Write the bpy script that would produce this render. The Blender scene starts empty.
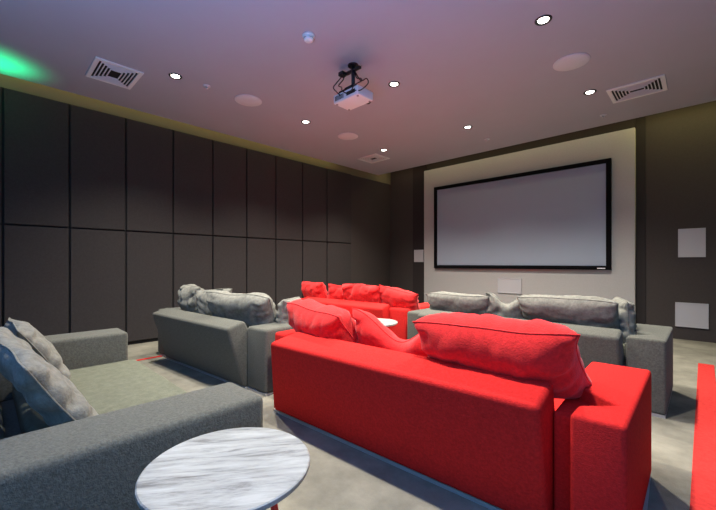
import bpy, bmesh, math, random
from mathutils import Vector, Matrix, Euler, noise
C = bpy.context.scene.collection
R = math.radians

# ------------------------------------------------------------------ camera
cam_d = bpy.data.cameras.new('camera')
cam_d.sensor_width = 36; cam_d.sensor_fit = 'HORIZONTAL'
cam_d.lens = 36 * 361 / 716
cam_d.shift_y = 8 / 716
cam_d.clip_start = 0.02
cam = bpy.data.objects.new('camera', cam_d); C.objects.link(cam)
cam.location = (0, 0, 1.2)
cam.rotation_euler = (R(90), 0, math.atan2(0.692, 0.722))
bpy.context.scene.camera = cam

# ------------------------------------------------------------------ light and exposure
vs = bpy.context.scene.view_settings
vs.view_transform = 'Standard'; vs.look = 'None'; vs.gamma = 1; vs.use_curve_mapping = False
vs.exposure = 0.0
w = bpy.data.worlds.new('world'); bpy.context.scene.world = w; w.use_nodes = True
w.node_tree.nodes['Background'].inputs[0].default_value = (0.5, 0.55, 0.75, 1)
w.node_tree.nodes['Background'].inputs[1].default_value = 0.02

def area(name, loc, rot, size, sy, power, col):
    l = bpy.data.lights.new(name, 'AREA'); l.shape = 'RECTANGLE'; l.size = size; l.size_y = sy
    l.energy = power; l.color = col
    o = bpy.data.objects.new(name, l); C.objects.link(o); o.location = loc; o.rotation_euler = [R(a) for a in rot]
    return o
def spot(name, loc, power, col, ang, blend, rot=(0, 0, 0), rad=0.04):
    l = bpy.data.lights.new(name, 'SPOT'); l.energy = power; l.color = col
    l.spot_size = R(ang); l.spot_blend = blend; l.shadow_soft_size = rad
    o = bpy.data.objects.new(name, l); C.objects.link(o); o.location = loc; o.rotation_euler = [R(a) for a in rot]
    return o
# cool blue fill light added behind the camera
area('rear_fill_light', (1.2, -2.2, 2.1), (68, 0, 25), 3.0, 1.8, 75, (0.13, 0.47, 1.0))
# light strips in the ceiling cove
area('cove_light_side', (-6.0, 1.6, 3.70), (0, 0, 0), 0.06, 8.0, 14, (1.0, 0.86, 0.34))
area('cove_light_front', (0.85, 7.25, 3.70), (0, 0, 0), 3.2, 0.08, 17, (1.0, 0.90, 0.34))
area('cove_light_screen', (-2.9, 7.25, 3.70), (0, 0, 0), 4.1, 0.08, 6.5, (1.0, 0.90, 0.5))
area('cove_light_corner', (-5.5, 7.25, 3.70), (0, 0, 0), 0.9, 0.08, 1.2, (1.0, 0.80, 0.5))
# unseen lamps added to tint the ceiling green, pink and blue
spot('green_ceiling_tint', (-5.60, 0.14, 3.08), 16, (0.0, 1.0, 0.30), 125, 0.9, (180, 0, 0), 0.05)
spot('pink_ceiling_tint', (-3.6, 3.3, 0.25), 34, (1.0, 0.25, 0.36), 130, 1, (180, 0, 0), 0.3)
spot('blue_ceiling_tint', (-0.4, -0.9, 0.7), 1250, (0.20, 0.46, 1.0), 150, 1, (180, 0, 0), 0.5)
WARM = (1.0, 0.93, 0.81)
DOWN = [(-1.05, 3.52), (-2.75, 3.51), (-4.49, 1.58), (-4.48, 3.50), (-1.06, 5.42), (-2.76, 5.45), (-4.50, 5.42), (-1.05, 1.55)]
DOWN_OUT = [(-2.76, 1.50)]
DOWN_POWER = 420

# ------------------------------------------------------------------ materials
def mat(name, col, rough=0.6, metal=0, bump=0, bscale=200, var=0, vscale=6, emit=0, ecol=None, detail=4, spec=0.5, stretch=None, dark=None, sheen=0):
    m = bpy.data.materials.new(name); m.use_nodes = True; nt = m.node_tree; b = nt.nodes['Principled BSDF']
    b.inputs['Base Color'].default_value = (*col, 1); b.inputs['Roughness'].default_value = rough
    b.inputs['Metallic'].default_value = metal; b.inputs['Specular IOR Level'].default_value = spec
    if sheen:
        b.inputs['Sheen Weight'].default_value = sheen; b.inputs['Sheen Roughness'].default_value = 0.5
    tc = nt.nodes.new('ShaderNodeTexCoord'); mp = nt.nodes.new('ShaderNodeMapping')
    nt.links.new(tc.outputs['Object'], mp.inputs[0])
    if stretch: mp.inputs['Scale'].default_value = stretch
    if var:
        n = nt.nodes.new('ShaderNodeTexNoise'); n.inputs['Scale'].default_value = vscale; n.inputs['Detail'].default_value = detail
        n.inputs['Roughness'].default_value = 0.65
        nt.links.new(mp.outputs[0], n.inputs['Vector'])
        r = nt.nodes.new('ShaderNodeValToRGB')
        d = dark or [c * (1 - var) for c in col]
        r.color_ramp.elements[0].position = 0.32; r.color_ramp.elements[0].color = (*d, 1)
        r.color_ramp.elements[1].position = 0.68; r.color_ramp.elements[1].color = (*[min(1, c * (1 + var)) for c in col], 1)
        nt.links.new(n.outputs['Fac'], r.inputs[0]); nt.links.new(r.outputs[0], b.inputs['Base Color'])
    if bump:
        n2 = nt.nodes.new('ShaderNodeTexNoise'); n2.inputs['Scale'].default_value = bscale; n2.inputs['Detail'].default_value = 3
        nt.links.new(mp.outputs[0], n2.inputs['Vector'])
        bp = nt.nodes.new('ShaderNodeBump'); bp.inputs['Strength'].default_value = bump; bp.inputs['Distance'].default_value = 0.004
        nt.links.new(n2.outputs['Fac'], bp.inputs['Height']); nt.links.new(bp.outputs[0], b.inputs['Normal'])
    if emit:
        b.inputs['Emission Color'].default_value = (*(ecol or col), 1); b.inputs['Emission Strength'].default_value = emit
    return m
M_red = mat('red_fabric', (0.58, 0.024, 0.022), 0.9, bump=0.55, bscale=160, var=0.16, vscale=70, spec=0.05)
M_redp = mat('red_pillow_fabric', (0.66, 0.024, 0.024), 0.9, bump=0.6, bscale=120, var=0.16, vscale=40, spec=0.12, sheen=0.15)
M_grey = mat('grey_fabric', (0.106, 0.108, 0.092), 0.9, bump=0.55, bscale=160, var=0.25, vscale=80, spec=0.12, sheen=0.1)
M_seat = mat('grey_seat_fabric', (0.132, 0.140, 0.105), 0.9, bump=0.5, bscale=140, var=0.15, vscale=30, spec=0.12)
M_greyp = mat('grey_pillow_fabric', (0.195, 0.195, 0.170), 0.9, bump=0.6, bscale=120, var=0.25, vscale=30, spec=0.12, sheen=0.1)
M_carpet = mat('carpet', (0.235, 0.225, 0.185), 0.95, bump=0.8, bscale=220, var=0.34, vscale=2.2, detail=9, spec=0.05)
M_stripe = mat('red_carpet', (0.62, 0.045, 0.040), 0.95, bump=0.8, bscale=220, var=0.15, vscale=40, spec=0.05)
M_ceil = mat('ceiling_paint', (0.42, 0.42, 0.49), 0.55, spec=0.35, var=0.02, vscale=1.5)
M_cove = mat('cove_paint', (0.22, 0.20, 0.12), 0.8, spec=0.1)
M_panel = mat('acoustic_panel_fabric', (0.046, 0.040, 0.039), 0.85, bump=0.4, bscale=260, var=0.12, vscale=50, spec=0.25)
M_gap = mat('dark_gap', (0.008, 0.007, 0.007), 0.8)
M_wall = mat('wall_fabric', (0.062, 0.052, 0.048), 0.85, bump=0.3, bscale=220, var=0.06, vscale=40, spec=0.2)
M_light = mat('screen_wall_fabric', (0.44, 0.425, 0.41), 0.85, bump=0.25, bscale=220, var=0.04, vscale=40, spec=0.2)
M_frame = mat('black_frame', (0.004, 0.004, 0.005), 0.9, spec=0.1)
M_dark = mat('dark_strip_fabric', (0.040, 0.034, 0.033), 0.9, spec=0.1)
M_black = mat('black_metal', (0.01, 0.01, 0.012), 0.4)
M_plate = mat('speaker_grille', (0.50, 0.49, 0.51), 0.6, bump=0.4, bscale=400)
M_white = mat('white_plastic', (0.80, 0.80, 0.82), 0.45)
M_spk = mat('ceiling_grille', (0.66, 0.66, 0.72), 0.6, bump=0.3, bscale=500)
M_steel = mat('brushed_steel', (0.35, 0.34, 0.34), 0.35, metal=0.8)
M_lamp = mat('lamp_lens', (1, 0.97, 0.9), 0.3, emit=14, ecol=(1, 0.95, 0.85))
M_bezel = mat('dark_bezel', (0.05, 0.05, 0.05), 0.35, metal=0.6)
M_trim = mat('base_rail_metal', (0.42, 0.42, 0.42), 0.5, metal=0.3)
M_redmetal = mat('red_lacquered_metal', (0.62, 0.03, 0.02), 0.35)
# projection screen: pale fabric
M_screen = mat('projection_fabric', (0.33, 0.38, 0.46), 0.6, spec=0.3)

def marble():
    m = bpy.data.materials.new('white_marble'); m.use_nodes = True; nt = m.node_tree; b = nt.nodes['Principled BSDF']
    b.inputs['Roughness'].default_value = 0.28
    tc = nt.nodes.new('ShaderNodeTexCoord'); mp = nt.nodes.new('ShaderNodeMapping')
    mp.inputs['Rotation'].default_value = (0, 0, R(10)); mp.inputs['Scale'].default_value = (1.0, 7.0, 1)
    nt.links.new(tc.outputs['Object'], mp.inputs[0])
    n = nt.nodes.new('ShaderNodeTexNoise'); n.inputs['Scale'].default_value = 4.2; n.inputs['Detail'].default_value = 9; n.inputs['Roughness'].default_value = 0.72
    n.inputs['Distortion'].default_value = 0.4
    nt.links.new(mp.outputs[0], n.inputs['Vector'])
    r = nt.nodes.new('ShaderNodeValToRGB'); cr = r.color_ramp
    cr.elements[0].position = 0.33; cr.elements[0].color = (0.10, 0.10, 0.10, 1)
    cr.elements[1].position = 0.60; cr.elements[1].color = (0.43, 0.45, 0.44, 1)
    e = cr.elements.new(0.46); e.color = (0.31, 0.325, 0.32, 1)
    nt.links.new(n.outputs['Fac'], r.inputs[0]); nt.links.new(r.outputs[0], b.inputs['Base Color'])
    return m
M_marble = marble()

# ------------------------------------------------------------------ mesh helpers
def link(name, bm, m, parent=None, smooth=True, loc=None, rz=None):
    me = bpy.data.meshes.new(name); bmesh.ops.recalc_face_normals(bm, faces=bm.faces)
    bm.to_mesh(me); bm.free(); me.materials.append(m)
    if smooth:
        for p in me.polygons: p.use_smooth = True
    o = bpy.data.objects.new(name, me); C.objects.link(o)
    if parent is not None: o.parent = parent
    if loc is not None: o.location = loc
    if rz is not None: o.rotation_euler = (0, 0, rz)
    return o
def tag(o, label, cat, group=None):
    o['label'] = label; o['category'] = cat
    if group: o['group'] = group
    return o
def struct(o):
    o['kind'] = 'structure'; return o
def empty(name, loc, rz, label, cat, group=None):
    o = bpy.data.objects.new(name, None); C.objects.link(o); o.location = loc; o.rotation_euler = (0, 0, rz)
    o.empty_display_size = 0.1
    return tag(o, label, cat, group)
def box(bm, x0, x1, y0, y1, z0, z1, bev=0, seg=3):
    b2 = bmesh.new(); bmesh.ops.create_cube(b2, size=1)
    for v in b2.verts:
        v.co = Vector(((x0 + x1) / 2 + v.co.x * (x1 - x0), (y0 + y1) / 2 + v.co.y * (y1 - y0), (z0 + z1) / 2 + v.co.z * (z1 - z0)))
    if bev: bmesh.ops.bevel(b2, geom=b2.edges[:], offset=bev, segments=seg, profile=0.5, affect='EDGES')
    merge(bm, b2)
def merge(bm, b2):
    t = bpy.data.meshes.new('t'); b2.to_mesh(t); b2.free(); bm.from_mesh(t); bpy.data.meshes.remove(t)
def prism(bm, pts, z0, z1, bev=0, seg=4, axis='z'):
    """pts outline; axis 'z': (x,y) extruded z0..z1; axis 'x': (y,z) extruded along x"""
    b2 = bmesh.new()
    f = (lambda p, h: Vector((p[0], p[1], h))) if axis == 'z' else (lambda p, h: Vector((h, p[0], p[1])))
    lo = [b2.verts.new(f(p, z0)) for p in pts]; hi = [b2.verts.new(f(p, z1)) for p in pts]
    b2.faces.new(lo); b2.faces.new(hi[::-1]); n = len(pts)
    for i in range(n): b2.faces.new((lo[i], hi[i], hi[(i + 1) % n], lo[(i + 1) % n]))
    bmesh.ops.recalc_face_normals(b2, faces=b2.faces)
    if bev: bmesh.ops.bevel(b2, geom=b2.edges[:], offset=bev, segments=seg, profile=0.5, affect='EDGES', clamp_overlap=True)
    merge(bm, b2)
def lathe(bm, prof, n=48, c=(0, 0, 0)):
    rings = []
    for r, z in prof:
        rings.append([bm.verts.new((c[0] + r * math.cos(2 * math.pi * i / n), c[1] + r * math.sin(2 * math.pi * i / n), c[2] + z)) for i in range(n)])
    for a, b in zip(rings, rings[1:]):
        for i in range(n): bm.faces.new((a[i], a[(i + 1) % n], b[(i + 1) % n], b[i]))
    bm.faces.new(rings[0][::-1]); bm.faces.new(rings[-1])
def tube(bm, pts, r, n=8, closed=False):
    pts = [Vector(p) for p in pts]; rings = []; N = len(pts)
    for i, p in enumerate(pts):
        a = pts[(i - 1) % N] if (closed or i > 0) else p; b = pts[(i + 1) % N] if (closed or i < N - 1) else p
        d = (b - a).normalized(); up = Vector((0, 0, 1)) if abs(d.z) < 0.9 else Vector((1, 0, 0))
        s = d.cross(up).normalized(); t = s.cross(d)
        rr = r[i] if isinstance(r, (list, tuple)) else r
        rings.append([bm.verts.new(p + s * rr * math.cos(2 * math.pi * k / n) + t * rr * math.sin(2 * math.pi * k / n)) for k in range(n)])
    for i in range(N if closed else N - 1):
        a, b = rings[i], rings[(i + 1) % N]
        for k in range(n): bm.faces.new((a[k], a[(k + 1) % n], b[(k + 1) % n], b[k]))
    if not closed: bm.faces.new(rings[0][::-1]); bm.faces.new(rings[-1])
def autosmooth(o, ang=40):
    me = o.data
    bm = bmesh.new(); bm.from_mesh(me)
    for e in bm.edges: e.smooth = not (len(e.link_faces) == 2 and e.calc_face_angle() > R(ang))
    bm.to_mesh(me); bm.free()

# ------------------------------------------------------------------ room shell
XL, XR, YB, YF, ZC, ZT = -6.10, 2.6, -2.6, 7.62, 3.40, 3.80
bm = bmesh.new(); box(bm, XL - .1, XR + .1, YB - .1, YF + .1, -.1, 0)
struct(link('floor', bm, M_carpet, smooth=False))
bm = bmesh.new(); box(bm, XL - .1, XL, YB, YF, 0, ZT)
struct(link('wall_left', bm, M_wall, smooth=False))
bm = bmesh.new(); box(bm, XL - .1, XR + .1, YF, YF + .1, 0, ZT)
struct(link('wall_front', bm, M_wall, smooth=False))
bm = bmesh.new(); box(bm, XR, XR + .1, YB, YF, 0, ZT)
struct(link('wall_right', bm, M_wall, smooth=False))
bm = bmesh.new(); box(bm, XL - .1, XR + .1, YB - .1, YB, 0, ZT)
struct(link('wall_back', bm, M_wall, smooth=False))
# dropped ceiling with an open cove along the left and the front wall
bm = bmesh.new(); box(bm, -5.90, XR, YB, 6.88, ZC, ZC + .05)
struct(link('ceiling', bm, M_ceil, smooth=False))
bm = bmesh.new(); box(bm, XL - .1, XR + .1, YB - .1, YF + .1, ZT, ZT + .1)
struct(link('ceiling_slab', bm, M_cove, smooth=False))
# olive painted band of the cove above the panels
bm = bmesh.new(); box(bm, XL, XL + .012, YB, YF, 3.31, ZT)
struct(link('trim_cove_left', bm, M_cove, smooth=False))
# darker strips on the front wall, either side of the raised pale panel
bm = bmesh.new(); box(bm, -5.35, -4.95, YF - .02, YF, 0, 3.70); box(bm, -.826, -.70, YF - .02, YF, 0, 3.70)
struct(link('dark_strip_front', bm, M_dark, smooth=False))
bm = bmesh.new(); box(bm, XL, XL + .02, YB, 6.1, 0, 3.31)
struct(link('trim_left', bm, M_gap, smooth=False))

# raised pale wall behind the screen
bm = bmesh.new(); box(bm, -4.95, -.826, 7.50, 7.60, 0, 3.45, .004, 1)
tag(link('screen_wall_panel', bm, M_light, smooth=False), 'raised pale grey panel wall carrying the projection screen', 'wall panel')

# acoustic panels, two rows along the left wall
EDG = [-1.76, -1.11, -.465, .177, .807, 1.451, 2.097, 2.735, 3.366, 3.99, 4.64, 5.32, 6.10]
vis = [(a, b) for a, b in zip(EDG, EDG[1:]) if b > 0.1]
for row, (z0, z1) in enumerate([(.05, 1.655), (1.675, 3.30)]):
    for i, (a, b) in enumerate(vis):
        bm = bmesh.new(); g = .011
        box(bm, XL + .021, -6.05, a + g, b - g, z0, z1, .008, 2)
        o = link('acoustic_panel', bm, M_panel, smooth=False)
        which = 'upper' if row else 'lower'
        k = i if i < 7 else i - len(vis)
        place = {0: 'cut by the left photo edge', 1: 'first full one from the left', 2: 'second full one from the left', 3: 'third full one from the left', 4: 'fourth full one from the left',
                 5: 'fifth full one from the left', 6: 'sixth full one from the left', -1: 'the last before the far corner', -2: 'second from the far corner', -3: 'third from the far corner', -4: 'fourth from the far corner'}[k]
        tag(o, 'dark acoustic panel, %s row of the left wall, %s' % (which, place), 'wall panel', 'acoustic panels of the left wall, %s row' % which)

# red carpet stripes
for x0, x1, y0, y1, lab in [(-.05, .085, -1.2, 5.93, 'long red carpet stripe on the floor at the right edge of the photo'),
                            (-5.06, -5.01, -1.2, 5.93, 'thin red carpet stripe on the floor along the left wall')]:
    bm = bmesh.new(); box(bm, x0, x1, y0, y1, 0.0, .006)
    tag(link('carpet_stripe', bm, M_stripe, smooth=False), lab, 'carpet stripe')

# ------------------------------------------------------------------ projection screen
scr = empty('projection_screen', (-2.888, 7.50, 1.08), 0, 'wide blank projection screen in a black frame on the pale wall', 'projection screen')
W2, HH, FW = 1.742, 1.915, .072
bm = bmesh.new(); box(bm, -W2 + FW, W2 - FW, -.035, -.02, FW, HH - FW)
link('screen_surface', bm, M_screen, scr, smooth=False)
bm = bmesh.new()
for b in [(-W2, W2, 0, FW), (-W2, W2, HH - FW, HH)]: box(bm, b[0], b[1], -.07, 0, b[2], b[3], .004, 2)
for b in [(-W2, -W2 + FW), (W2 - FW, W2)]: box(bm, b[0], b[1], -.069, 0, .003, HH - .003, .004, 2)
link('frame', bm, M_frame, scr, smooth=False)
bm = bmesh.new(); box(bm, -W2, W2, -.03, 0, -.03, -.004)
link('lower_batten', bm, M_steel, scr, smooth=False)
bm = bmesh.new(); box(bm, W2 - .20, W2 - .08, -.074, -.07, .018, .036)
link('badge', bm, M_white, scr, smooth=False)

# wall speaker grilles
def wall_plate(x0, x1, z0, z1, y, label):
    e = empty('wall_speaker', ((x0 + x1) / 2, y, z0), 0, label, 'wall speaker')
    w_ = (x1 - x0) / 2; h = z1 - z0
    bm = bmesh.new()
    for bx in [(-w_, w_, 0, .014), (-w_, w_, h - .014, h)]: box(bm, bx[0], bx[1], -.022, 0, bx[2], bx[3], .003, 2)
    for bx in [(-w_, -w_ + .014), (w_ - .014, w_)]: box(bm, bx[0], bx[1], -.022, 0, .014, h - .014, .003, 2)
    link('rim', bm, M_plate, e, smooth=False)
    bm = bmesh.new(); box(bm, -w_ + .014, w_ - .014, -.017, 0, .014, h - .014)
    link('grille', bm, M_plate, e, smooth=False)
wall_plate(-.295, .020, 1.29, 1.735, 7.62, 'square pale wall speaker on the dark wall right of the screen, the upper one')
wall_plate(-.330, .052, .20, .58, 7.62, 'wide pale wall speaker low on the dark wall right of the screen')
wall_plate(-5.30, -5.02, 1.225, 1.53, 7.60, 'small pale wall speaker on the dark wall left of the screen')
wall_plate(-3.12, -2.64, .58, .885, 7.50, 'pale wall plate below the projection screen behind the grey pillows')

# ------------------------------------------------------------------ ceiling fixtures
DL = ['recessed downlight nearest the top edge, between detector and right corner', 'recessed downlight just right of the projector', 'recessed downlight beside the left ceiling vent',
      'recessed downlight left of the projector, between two round ceiling speakers', 'recessed downlight left of the right-hand ceiling vent', 'recessed downlight in the ceiling above the left end of the screen',
      'recessed downlight next to the far small ceiling vent']
for i, (x, y) in enumerate(DOWN + DOWN_OUT):
    if i < 7:
        e = empty('downlight', (x, y, ZC), 0, DL[i], 'ceiling light', 'recessed ceiling downlights')
        bm = bmesh.new()
        prof = [(.047, -.001), (.050, -.006), (.066, -.010), (.072, -.005), (.073, 0)]
        rings = [[bm.verts.new((r * math.cos(math.tau * k / 40), r * math.sin(math.tau * k / 40), z)) for k in range(40)] for r, z in prof]
        for a, b in zip(rings, rings[1:]):
            for k in range(40): bm.faces.new((a[k], a[(k + 1) % 40], b[(k + 1) % 40], b[k]))
        link('bezel', bm, M_bezel, e)
        bm = bmesh.new(); lathe(bm, [(.046, 0), (.045, -.004), (.03, -.006)], 32); link('lens', bm, M_lamp, e)
    spot('downlight_beam', (x, y, ZC - .03), DOWN_POWER, WARM, 118, 1.0, rad=0.045)

SPK = [((-4.45, 2.50), 'round white speaker grille in the ceiling left of the projector'),
       ((-1.05, 4.47), 'round white speaker grille in the ceiling above the right end of the screen'),
       ((-4.46, 4.40), 'round white speaker grille in the ceiling toward the far corner')]
for (x, y), lab in SPK:
    e = empty('ceiling_speaker', (x, y, ZC), 0, lab, 'ceiling speaker', 'round ceiling speakers')
    bm = bmesh.new(); lathe(bm, [(.178, 0), (.178, -.006), (.172, -.009), (.168, -.009)], 48); link('rim', bm, M_spk, e)
    bm = bmesh.new(); lathe(bm, [(.166, -.009), (.162, -.011), (.05, -.013)], 48); link('grille', bm, M_spk, e)
SPR = [((-4.46, 1.94), 'tiny white sprinkler rosette in the ceiling right of the left vent downlight'),
       ((-1.08, 6.40), 'tiny white sprinkler rosette in the ceiling just above the screen wall corner'),
       ((-2.78, 6.21), 'tiny white sprinkler rosette in the ceiling above the screen middle')]
for (x, y), lab in SPR:
    e = empty('ceiling_sprinkler', (x, y, ZC), 0, lab, 'sprinkler')
    bm = bmesh.new(); lathe(bm, [(.045, 0), (.043, -.006), (.02, -.010)], 24); link('rosette', bm, M_spk, e)
    bm = bmesh.new(); lathe(bm, [(.010, -.010), (.010, -.030), (.018, -.031), (.018, -.034)], 16); link('sprinkler_head', bm, M_spk, e)
e = empty('smoke_detector', (-2.76, 2.19, ZC), 0, 'white domed smoke detector on the ceiling near the projector', 'smoke detector')
bm = bmesh.new(); lathe(bm, [(.060, 0), (.060, -.012), (.056, -.018)], 40); link('base', bm, M_white, e)
bm = bmesh.new(); lathe(bm, [(.050, -.018), (.050, -.030), (.044, -.050), (.034, -.056), (.01, -.060)], 40); link('dome', bm, M_white, e)
bm = bmesh.new(); lathe(bm, [(.0515, -.034), (.0515, -.037)], 40); link('vent_ring', bm, M_steel, e)

def vent(x0, x1, y0, y1, label, n, along):
    cx, cy = (x0 + x1) / 2, (y0 + y1) / 2; a, b = (x1 - x0) / 2, (y1 - y0) / 2
    e = empty('ceiling_vent', (cx, cy, ZC), 0, label, 'ceiling vent')
    bm = bmesh.new(); f = .045
    for q in [(-a, a, -b, -b + f), (-a, a, b - f, b), (-a, -a + f, -b + f, b - f), (a - f, a, -b + f, b - f)]:
        box(bm, q[0], q[1], q[2], q[3], -.016, 0, .004, 2)
    link('frame', bm, M_white, e, smooth=False)
    bm = bmesh.new(); box(bm, -a + f, a - f, -b + f, b - f, -.003, 0); link('backing', bm, M_gap, e, smooth=False)
    for i in range(n):
        t = f + .022 + i * .034; a2, b2, w2 = a - t, b - t, .009
        if b2 < .03: break
        bm = bmesh.new()
        for q in [(-a2, a2, -b2, -b2 + w2), (-a2, a2, b2 - w2, b2), (-a2, -a2 + w2, -b2 + w2, b2 - w2), (a2 - w2, a2, -b2 + w2, b2 - w2)]:
            box(bm, q[0], q[1], q[2], q[3], -.015, -.003)
        link('louvre', bm, M_white, e, smooth=False)
vent(-5.23, -4.67, .84, 1.30, 'white ceiling vent near the left wall, tinted by green light', 9, 'x')
vent(-.90, -.33, 5.50, 6.00, 'white ceiling vent at the right above the screen', 11, 'x')
vent(-5.27, -4.75, 5.47, 5.93, 'small looking white ceiling vent in the far corner', 6, 'x')

# projector on its ceiling mount
pr = empty('projector', (-2.815, 2.86, 2.98), 0, 'white projector hanging from a black ceiling mount with loose cables', 'projector')
bm = bmesh.new(); box(bm, -.19, .19, -.125, .125, 0, .10, .014, 3); o_body = link('body', bm, M_white, pr); autosmooth(o_body)
bm = bmesh.new(); lathe(bm, [(.048, 0), (.048, .05), (.040, .055), (.034, .05)], 32)
bmesh.ops.rotate(bm, verts=bm.verts[:], cent=(0, 0, 0), matrix=Matrix.Rotation(R(-90), 3, 'X')); bmesh.ops.translate(bm, verts=bm.verts[:], vec=(.09, .11, .055))
link('lens', bm, M_black, o_body)
bm = bmesh.new()
for k in range(7): box(bm, -.16 + k * .02, -.148 + k * .02, -.1262, -.124, .025, .075)
box(bm, .02, .15, -.1262, -.124, .03, .07)
link('rear_ports', bm, M_black, o_body, smooth=False)
for sx, sy in [(-.16, -.095), (.16, -.095), (-.16, .095), (.16, .095)]:
    bm = bmesh.new(); lathe(bm, [(.012, -.008), (.012, .002)], 16, (sx, sy, 0)); link('foot', bm, M_steel, pr)
bm = bmesh.new(); tube(bm, [(0, 0, .16), (0, 0, .42)], .021, 14); link('pole', bm, M_black, pr)
bm = bmesh.new(); lathe(bm, [(.06, .405), (.06, .42)], 24); box(bm, -.11, .11, -.018, .018, .345, .372, .004, 2); link('ceiling_bracket', bm, M_black, pr, smooth=False)
bm = bmesh.new(); box(bm, -.07, .07, -.07, .07, .145, .165, .004, 2)
for a_, b_ in [(-1, -1), (1, -1), (-1, 1), (1, 1)]:
    tube(bm, [(a_ * .05, b_ * .05, .155), (a_ * .13, b_ * .09, .125), (a_ * .14, b_ * .095, .10)], .010, 8)
link('mount_arms', bm, M_black, pr)
bm = bmesh.new(); box(bm, -.17, -.10, -.07, .0, .33, .375, .006, 2); link('power_socket', bm, M_black, pr, smooth=False)
for pts in [[(-.135, -.04, .33), (-.17, -.09, .25), (-.16, -.15, .17), (-.10, -.16, .10), (-.07, -.13, .06)],
            [(-.12, -.02, .33), (-.09, -.07, .26), (-.13, -.10, .20), (-.06, -.12, .15), (-.02, -.15, .09), (.03, -.13, .05)],
            [(.02, 0, .36), (.08, -.03, .24), (.17, -.06, .19), (.22, -.10, .13), (.17, -.15, .09), (.10, -.13, .06)],
            [(.02, .01, .34), (.10, .02, .22), (.20, .0, .20), (.25, -.03, .12), (.21, -.10, .04), (.14, -.13, .05)]]:
    bm = bmesh.new(); P = [Vector(p) for p in pts]; out = []
    for i in range(len(P) - 1):
        p0, p1, p2, p3 = P[max(i - 1, 0)], P[i], P[i + 1], P[min(i + 2, len(P) - 1)]
        for t in [k / 6 for k in range(6)]:
            out.append(.5 * ((2 * p1) + (-p0 + p2) * t + (2 * p0 - 5 * p1 + 4 * p2 - p3) * t * t + (-p0 + 3 * p1 - 3 * p2 + p3) * t ** 3))
    out.append(P[-1]); tube(bm, out, .006, 7); link('cable', bm, M_black, pr)

# ------------------------------------------------------------------ sofas
def soften(bm, amt, sc, seed):
    for v in bm.verts:
        p = v.co * sc + Vector((seed, 0, 0))
        v.co += noise.noise_vector(p) * amt
def subd(bm, maxlen=0.12):
    for _ in range(4):
        es = [e for e in bm.edges if e.calc_length() > maxlen * 1.6]
        if not es: break
        bmesh.ops.subdivide_edges(bm, edges=es, cuts=1, use_grid_fill=True)
def sofa(origin, rot, L, label, m, ms, depth=1.0, lean=.19, hb=.60, arms=(1,), aw=.29, ay=0.0, ah=.60, gap=.0, notch=True, thick=.19, seed=1, topin=0, kind='sofa', seats=2):
    e = empty('sofa', (origin[0], origin[1], 0), R(rot), label, 'sofa')
    # rail under the sofa
    bm = bmesh.new(); x0 = 0; x1 = L
    box(bm, x0 + .0, x1 - .0, .012, depth - .03, 0, .022)
    link('base_rail', bm, M_trim, e, smooth=False)
    bm = bmesh.new(); box(bm, x0 + .01, x1 - .005, .19, depth - .05, .022, .24, .02, 3); link('seat_base', bm, m, e)
    for k in range(seats):
        a = x0 + .01 + k * (L - .02) / seats; b = x0 + .01 + (k + 1) * (L - .02) / seats
        bm = bmesh.new(); box(bm, a + .003, b - .003, .26, depth + .03, .24, .385, .035, 4); o = link('seat_cushion', bm, ms, e)
    # wedge shaped reclining backrest
    yt = -lean + .0
    prof = [(0.0, .022), (yt, hb), (yt + thick, hb + .055), (.20, .30), (.14, .022)]
    bm = bmesh.new(); prism(bm, prof, 0, L, .030, 4, 'x')
    if topin:
        for v in bm.verts:
            if v.co.x < L * .5: v.co.x += topin * max(0, v.co.z) / hb
    o = link('backrest', bm, m, e); autosmooth(o, 60)
    # arms
    for s in arms:
        if s > 0:
            A = L + gap; B = A + aw
            if notch:
                pts = [(A + .0, ay), (B, ay), (B, ay + depth - .02), (L - .005, ay + depth - .02), (L + .0, ay + .46), (A + .13, ay + .25), (A + .0, ay + .13)]
                sh = math.tan(R(rot)) * .8; pts = [(p[0] + sh * (p[1] - ay), p[1]) for p in pts]
                bm = bmesh.new(); box(bm, L + .002, A + .10, .07 if gap > .05 else .10, ay + .50, .022, ah - .07, .02, 3); link('inner_panel', bm, m, e)
            else:
                pts = [(A, ay), (B, ay), (B, ay + depth - .02), (A, ay + depth - .02)]
        else:
            B = -.003; A = B - aw; a2 = max(ay, .0) + (.15 if gap > .05 else 0); pts = [(A, a2), (B, a2), (B, ay + depth - .02), (A, ay + depth - .02)]
        bm = bmesh.new(); prism(bm, pts, .022, ah, .020 if len(pts) > 4 else .030, 4); o = link('armrest', bm, m, e); autosmooth(o, 60)
        bm = bmesh.new(); box(bm, min(p[0] for p in pts) + .004, max(p[0] for p in pts) - .004, min(p[1] for p in pts) + .003, ay + depth - .03, 0, .022); link('arm_rail', bm, M_trim, e, smooth=False)
    return e
sofa((-2.51, 1.62), 2.7, 2.02, 'large red fabric sofa in the foreground seen from behind, beside the marble table', M_red, M_red, depth=1.0, lean=.15, hb=.61,
     aw=.185, ay=-.10, gap=.10, notch=True, thick=.26, topin=.17, arms=(1, -1))
sofa((-4.86, 1.59), 4.2, 1.73, 'grey fabric sofa by the left wall seen from behind, its back leaning out', M_grey, M_seat, depth=.95, lean=.18, hb=.60, ay=.025, aw=.30, notch=False, topin=.04, arms=(1, -1))
sofa((-4.74, 3.70), 2.5, 1.69, 'red fabric sofa furthest from the camera at the far left', M_red, M_red, depth=.95, lean=.16, hb=.60, ay=.0, aw=.28, notch=False, arms=(1, -1))
sofa((-2.42, 3.66), 0, 1.93, 'grey fabric sofa in front of the projection screen, right behind the large red one', M_grey, M_seat, depth=.90, lean=.15, hb=.60, ay=-.02, aw=.25, gap=.03, notch=True, arms=(1, -1))
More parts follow.
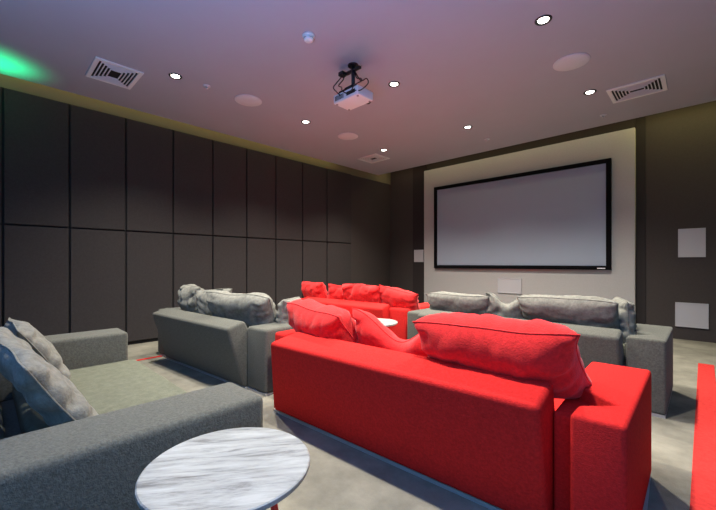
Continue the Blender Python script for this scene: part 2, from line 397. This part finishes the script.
sofa((-3.54, -.11), 0, 1.83, 'grey sofa at the lower left with a pale seat between two armrests', M_grey, M_seat, depth=1.0, lean=.20, hb=.62, ay=.0, aw=.31, ah=.615, notch=False, arms=(1, -1), seats=1)

# ------------------------------------------------------------------ pillows
def pillow(loc, rot, w, h, t, label, m, group, seed=0, sag=0, bend=0, wr=.022, ears=.015, skew=0, sq=.35):
    N, K = 40, 28
    def P(u, v, s):
        # rounded rectangle outline with pulled corners and bowed sides
        x = w / 2 * u * (1 - .02 * (1 - v * v)); y = h / 2 * v * (1 - .05 * (1 - u * u)) * (1 - .10 * abs(u) ** 5)
        cr = (abs(u) * abs(v)) ** 6; x += math.copysign(ears * cr * .5, u); y += math.copysign(ears * cr * .5, v)
        f = max(0, (1 - abs(u) ** 6)) ** .5 * max(0, (1 - abs(v) ** 3.4)) ** .5
        z = s * t / 2 * f
        y -= sag * math.exp(-(u / .55) ** 2) * (.5 + .5 * v) if sag else 0
        z += bend * (u * u - .4); x += skew * v
        q = Vector((x * 5 + seed * 3.7, y * 5, s * .7 + seed)); edge = min(1, f * 2)
        z += s * wr * (noise.noise(q) + .55 * noise.noise(q * 2.3) - .5 * max(0, .12 - abs(noise.noise(q * 1.4 + Vector((9, 3, 1))))) / .12) * edge
        # gathers running in from the two ends
        g = max(0, abs(u) - .55) / .45
        z += s * .012 * g * math.sin(v * 13 + seed + 2 * noise.noise(Vector((v * 3, seed, u)))) * edge * 1.2
        d = noise.noise_vector(Vector((x * 3.1, y * 3.1, seed * 1.9))) * .018
        return Vector((x, y, z)) + d
    bm = bmesh.new(); g = {}
    for s in (1, -1):
        for i in range(N + 1):
            for j in range(K + 1):
                b_ = i in (0, N) or j in (0, K)
                if b_ and s < 0: g[(s, i, j)] = g[(1, i, j)]; continue
                u = math.sin((i / N - .5) * math.pi) * .55 + (2 * i / N - 1) * .45; v = math.sin((j / K - .5) * math.pi) * .55 + (2 * j / K - 1) * .45
                g[(s, i, j)] = bm.verts.new(P(u, v, s))
        for i in range(N):
            for j in range(K):
                q = [g[(s, i, j)], g[(s, i + 1, j)], g[(s, i + 1, j + 1)], g[(s, i, j + 1)]]
                bm.faces.new(q if s > 0 else q[::-1])
    ring = [g[(1, i, 0)].co.copy() for i in range(N)] + [g[(1, N, j)].co.copy() for j in range(K)] + [g[(1, N - i, K)].co.copy() for i in range(N)] + [g[(1, 0, K - j)].co.copy() for j in range(K)]
    o = link('pillow', bm, m); o.location = loc; o.rotation_euler = Euler([R(a) for a in rot], 'XYZ')
    tag(o, label, 'pillow', group)
    bm = bmesh.new(); tube(bm, ring, .0045, 6, closed=True); link('piping', bm, m, o)
    return o
# rot: x = 90 stands upright facing the viewer, larger leans the top away
GR, GL, GG, GN, GF = 'red pillows on the large red sofa', 'grey pillows on the left grey sofa', 'grey pillows before the screen', 'grey pillows on the near sofa', 'red pillows on the far red sofa'
# large red sofa
pillow((-.805, 1.925, .715), (136, -2, 2), .81, .46, .31, 'long plump red pillow at the right end of the large red sofa', M_redp, GR, 1, wr=.022, ears=.04)
pillow((-2.22, 1.92, .67), (130, 3, -4), .68, .47, .29, 'plump red pillow at the left end of the large red sofa', M_redp, GR, 2, wr=.035)
pillow((-1.52, 2.04, .64), (108, 0, 5), .80, .50, .20, 'slumped red pillow with a sagging middle between two plump ones', M_redp, GR, 3, sag=.23, wr=.03)
# left grey sofa
pillow((-3.56, 1.93, .68), (118, 2, 18), .84, .46, .26, 'long grey pillow on the left grey sofa, the one nearest the red sofa', M_greyp, GL, 4, wr=.025)
pillow((-4.20, 1.92, .69), (100, 0, 50), .40, .42, .20, 'crumpled grey pillow behind the long one on the left grey sofa', M_greyp, GL, 5, wr=.05)
pillow((-4.66, 1.86, .71), (104, 0, 12), .36, .42, .26, 'scrunched grey pillow at the wall end of the left grey sofa', M_greyp, GL, 6, wr=.07)
pillow((-3.13, 2.22, .66), (78, 0, -60), .36, .36, .16, 'light grey pillow on the right armrest of the left grey sofa', M_greyp, GL, 7, wr=.03)
# far red sofa
pillow((-4.74, 3.90, .69), (112, 0, 3), .48, .42, .24, 'red pillow at the left end of the far red sofa', M_redp, GF, 8, wr=.035)
pillow((-4.28, 3.96, .66), (100, 12, 40), .30, .40, .18, 'small crumpled red pillow second from the left on the far sofa', M_redp, GF, 9, wr=.05)
pillow((-3.66, 3.93, .68), (108, 0, 3), .72, .44, .22, 'long wrinkled red pillow in the middle of the far red sofa', M_redp, GF, 10, wr=.045)
pillow((-3.04, 4.00, .67), (115, 8, 0), .62, .36, .22, 'red pillow leaning over the right armrest of the far sofa', M_redp, GF, 11, wr=.03, ears=.06)
# grey sofa before the screen
pillow((-2.10, 3.95, .665), (130, 0, 0), .80, .44, .22, 'long grey pillow at the left end of the sofa before the screen', M_greyp, GG, 12, wr=.02)
pillow((-1.54, 3.96, .68), (104, 0, 8), .44, .42, .18, 'crumpled sagging grey pillow between two long ones before the screen', M_greyp, GG, 13, sag=.12, wr=.045)
pillow((-.96, 3.95, .69), (130, 0, 0), .84, .46, .24, 'longest grey pillow at the right end of the sofa before the screen', M_greyp, GG, 14, wr=.02)
pillow((-.56, 4.20, .66), (92, 0, -70), .46, .40, .16, 'dark looking grey pillow tucked against the right armrest before the screen', M_greyp, GG, 15, wr=.03)
# near grey sofa
pillow((-2.22, .19, .645), (58, -3, 186), .94, .50, .13, 'big grey pillow closest to the camera on the lower left sofa', M_greyp, GN, 16, wr=.02, ears=.05)
pillow((-3.09, .25, .635), (58, 0, 181), .74, .48, .13, 'grey pillow on the lower left sofa beside its far armrest', M_greyp, GN, 17, wr=.02, ears=.02)

# ------------------------------------------------------------------ side tables
def table(x, y, r, h, label, rz):
    e = empty('side_table', (x, y, 0), R(rz), label, 'side table')
    bm = bmesh.new(); lathe(bm, [(r - .012, h - .022), (r - .003, h - .018), (r, h - .010), (r - .001, h - .003), (r - .005, h)], 96); o = link('tabletop', bm, M_marble, e); autosmooth(o, 30)
    bm = bmesh.new(); lathe(bm, [(.10, h - .03), (.10, h - .022)], 32); link('mounting_plate', bm, M_redmetal, e)
    for k in range(3):
        a = math.tau * k / 3; c, s = math.cos(a), math.sin(a)
        bm = bmesh.new(); tube(bm, [(c * .09, s * .09, h - .024), (c * .14, s * .14, h * .74), (c * .17, s * .17, h * .35), (c * .20, s * .20, .012)], [.014, .012, .012, .014], 12)
        link('leg', bm, M_redmetal, e)
    return e
table(-1.10, .55, .258, .558, 'round white marble side table with red metal legs in the foreground', 53)
table(-2.64, 3.03, .25, .55, 'round white side table far back, between the two red sofas', 20)
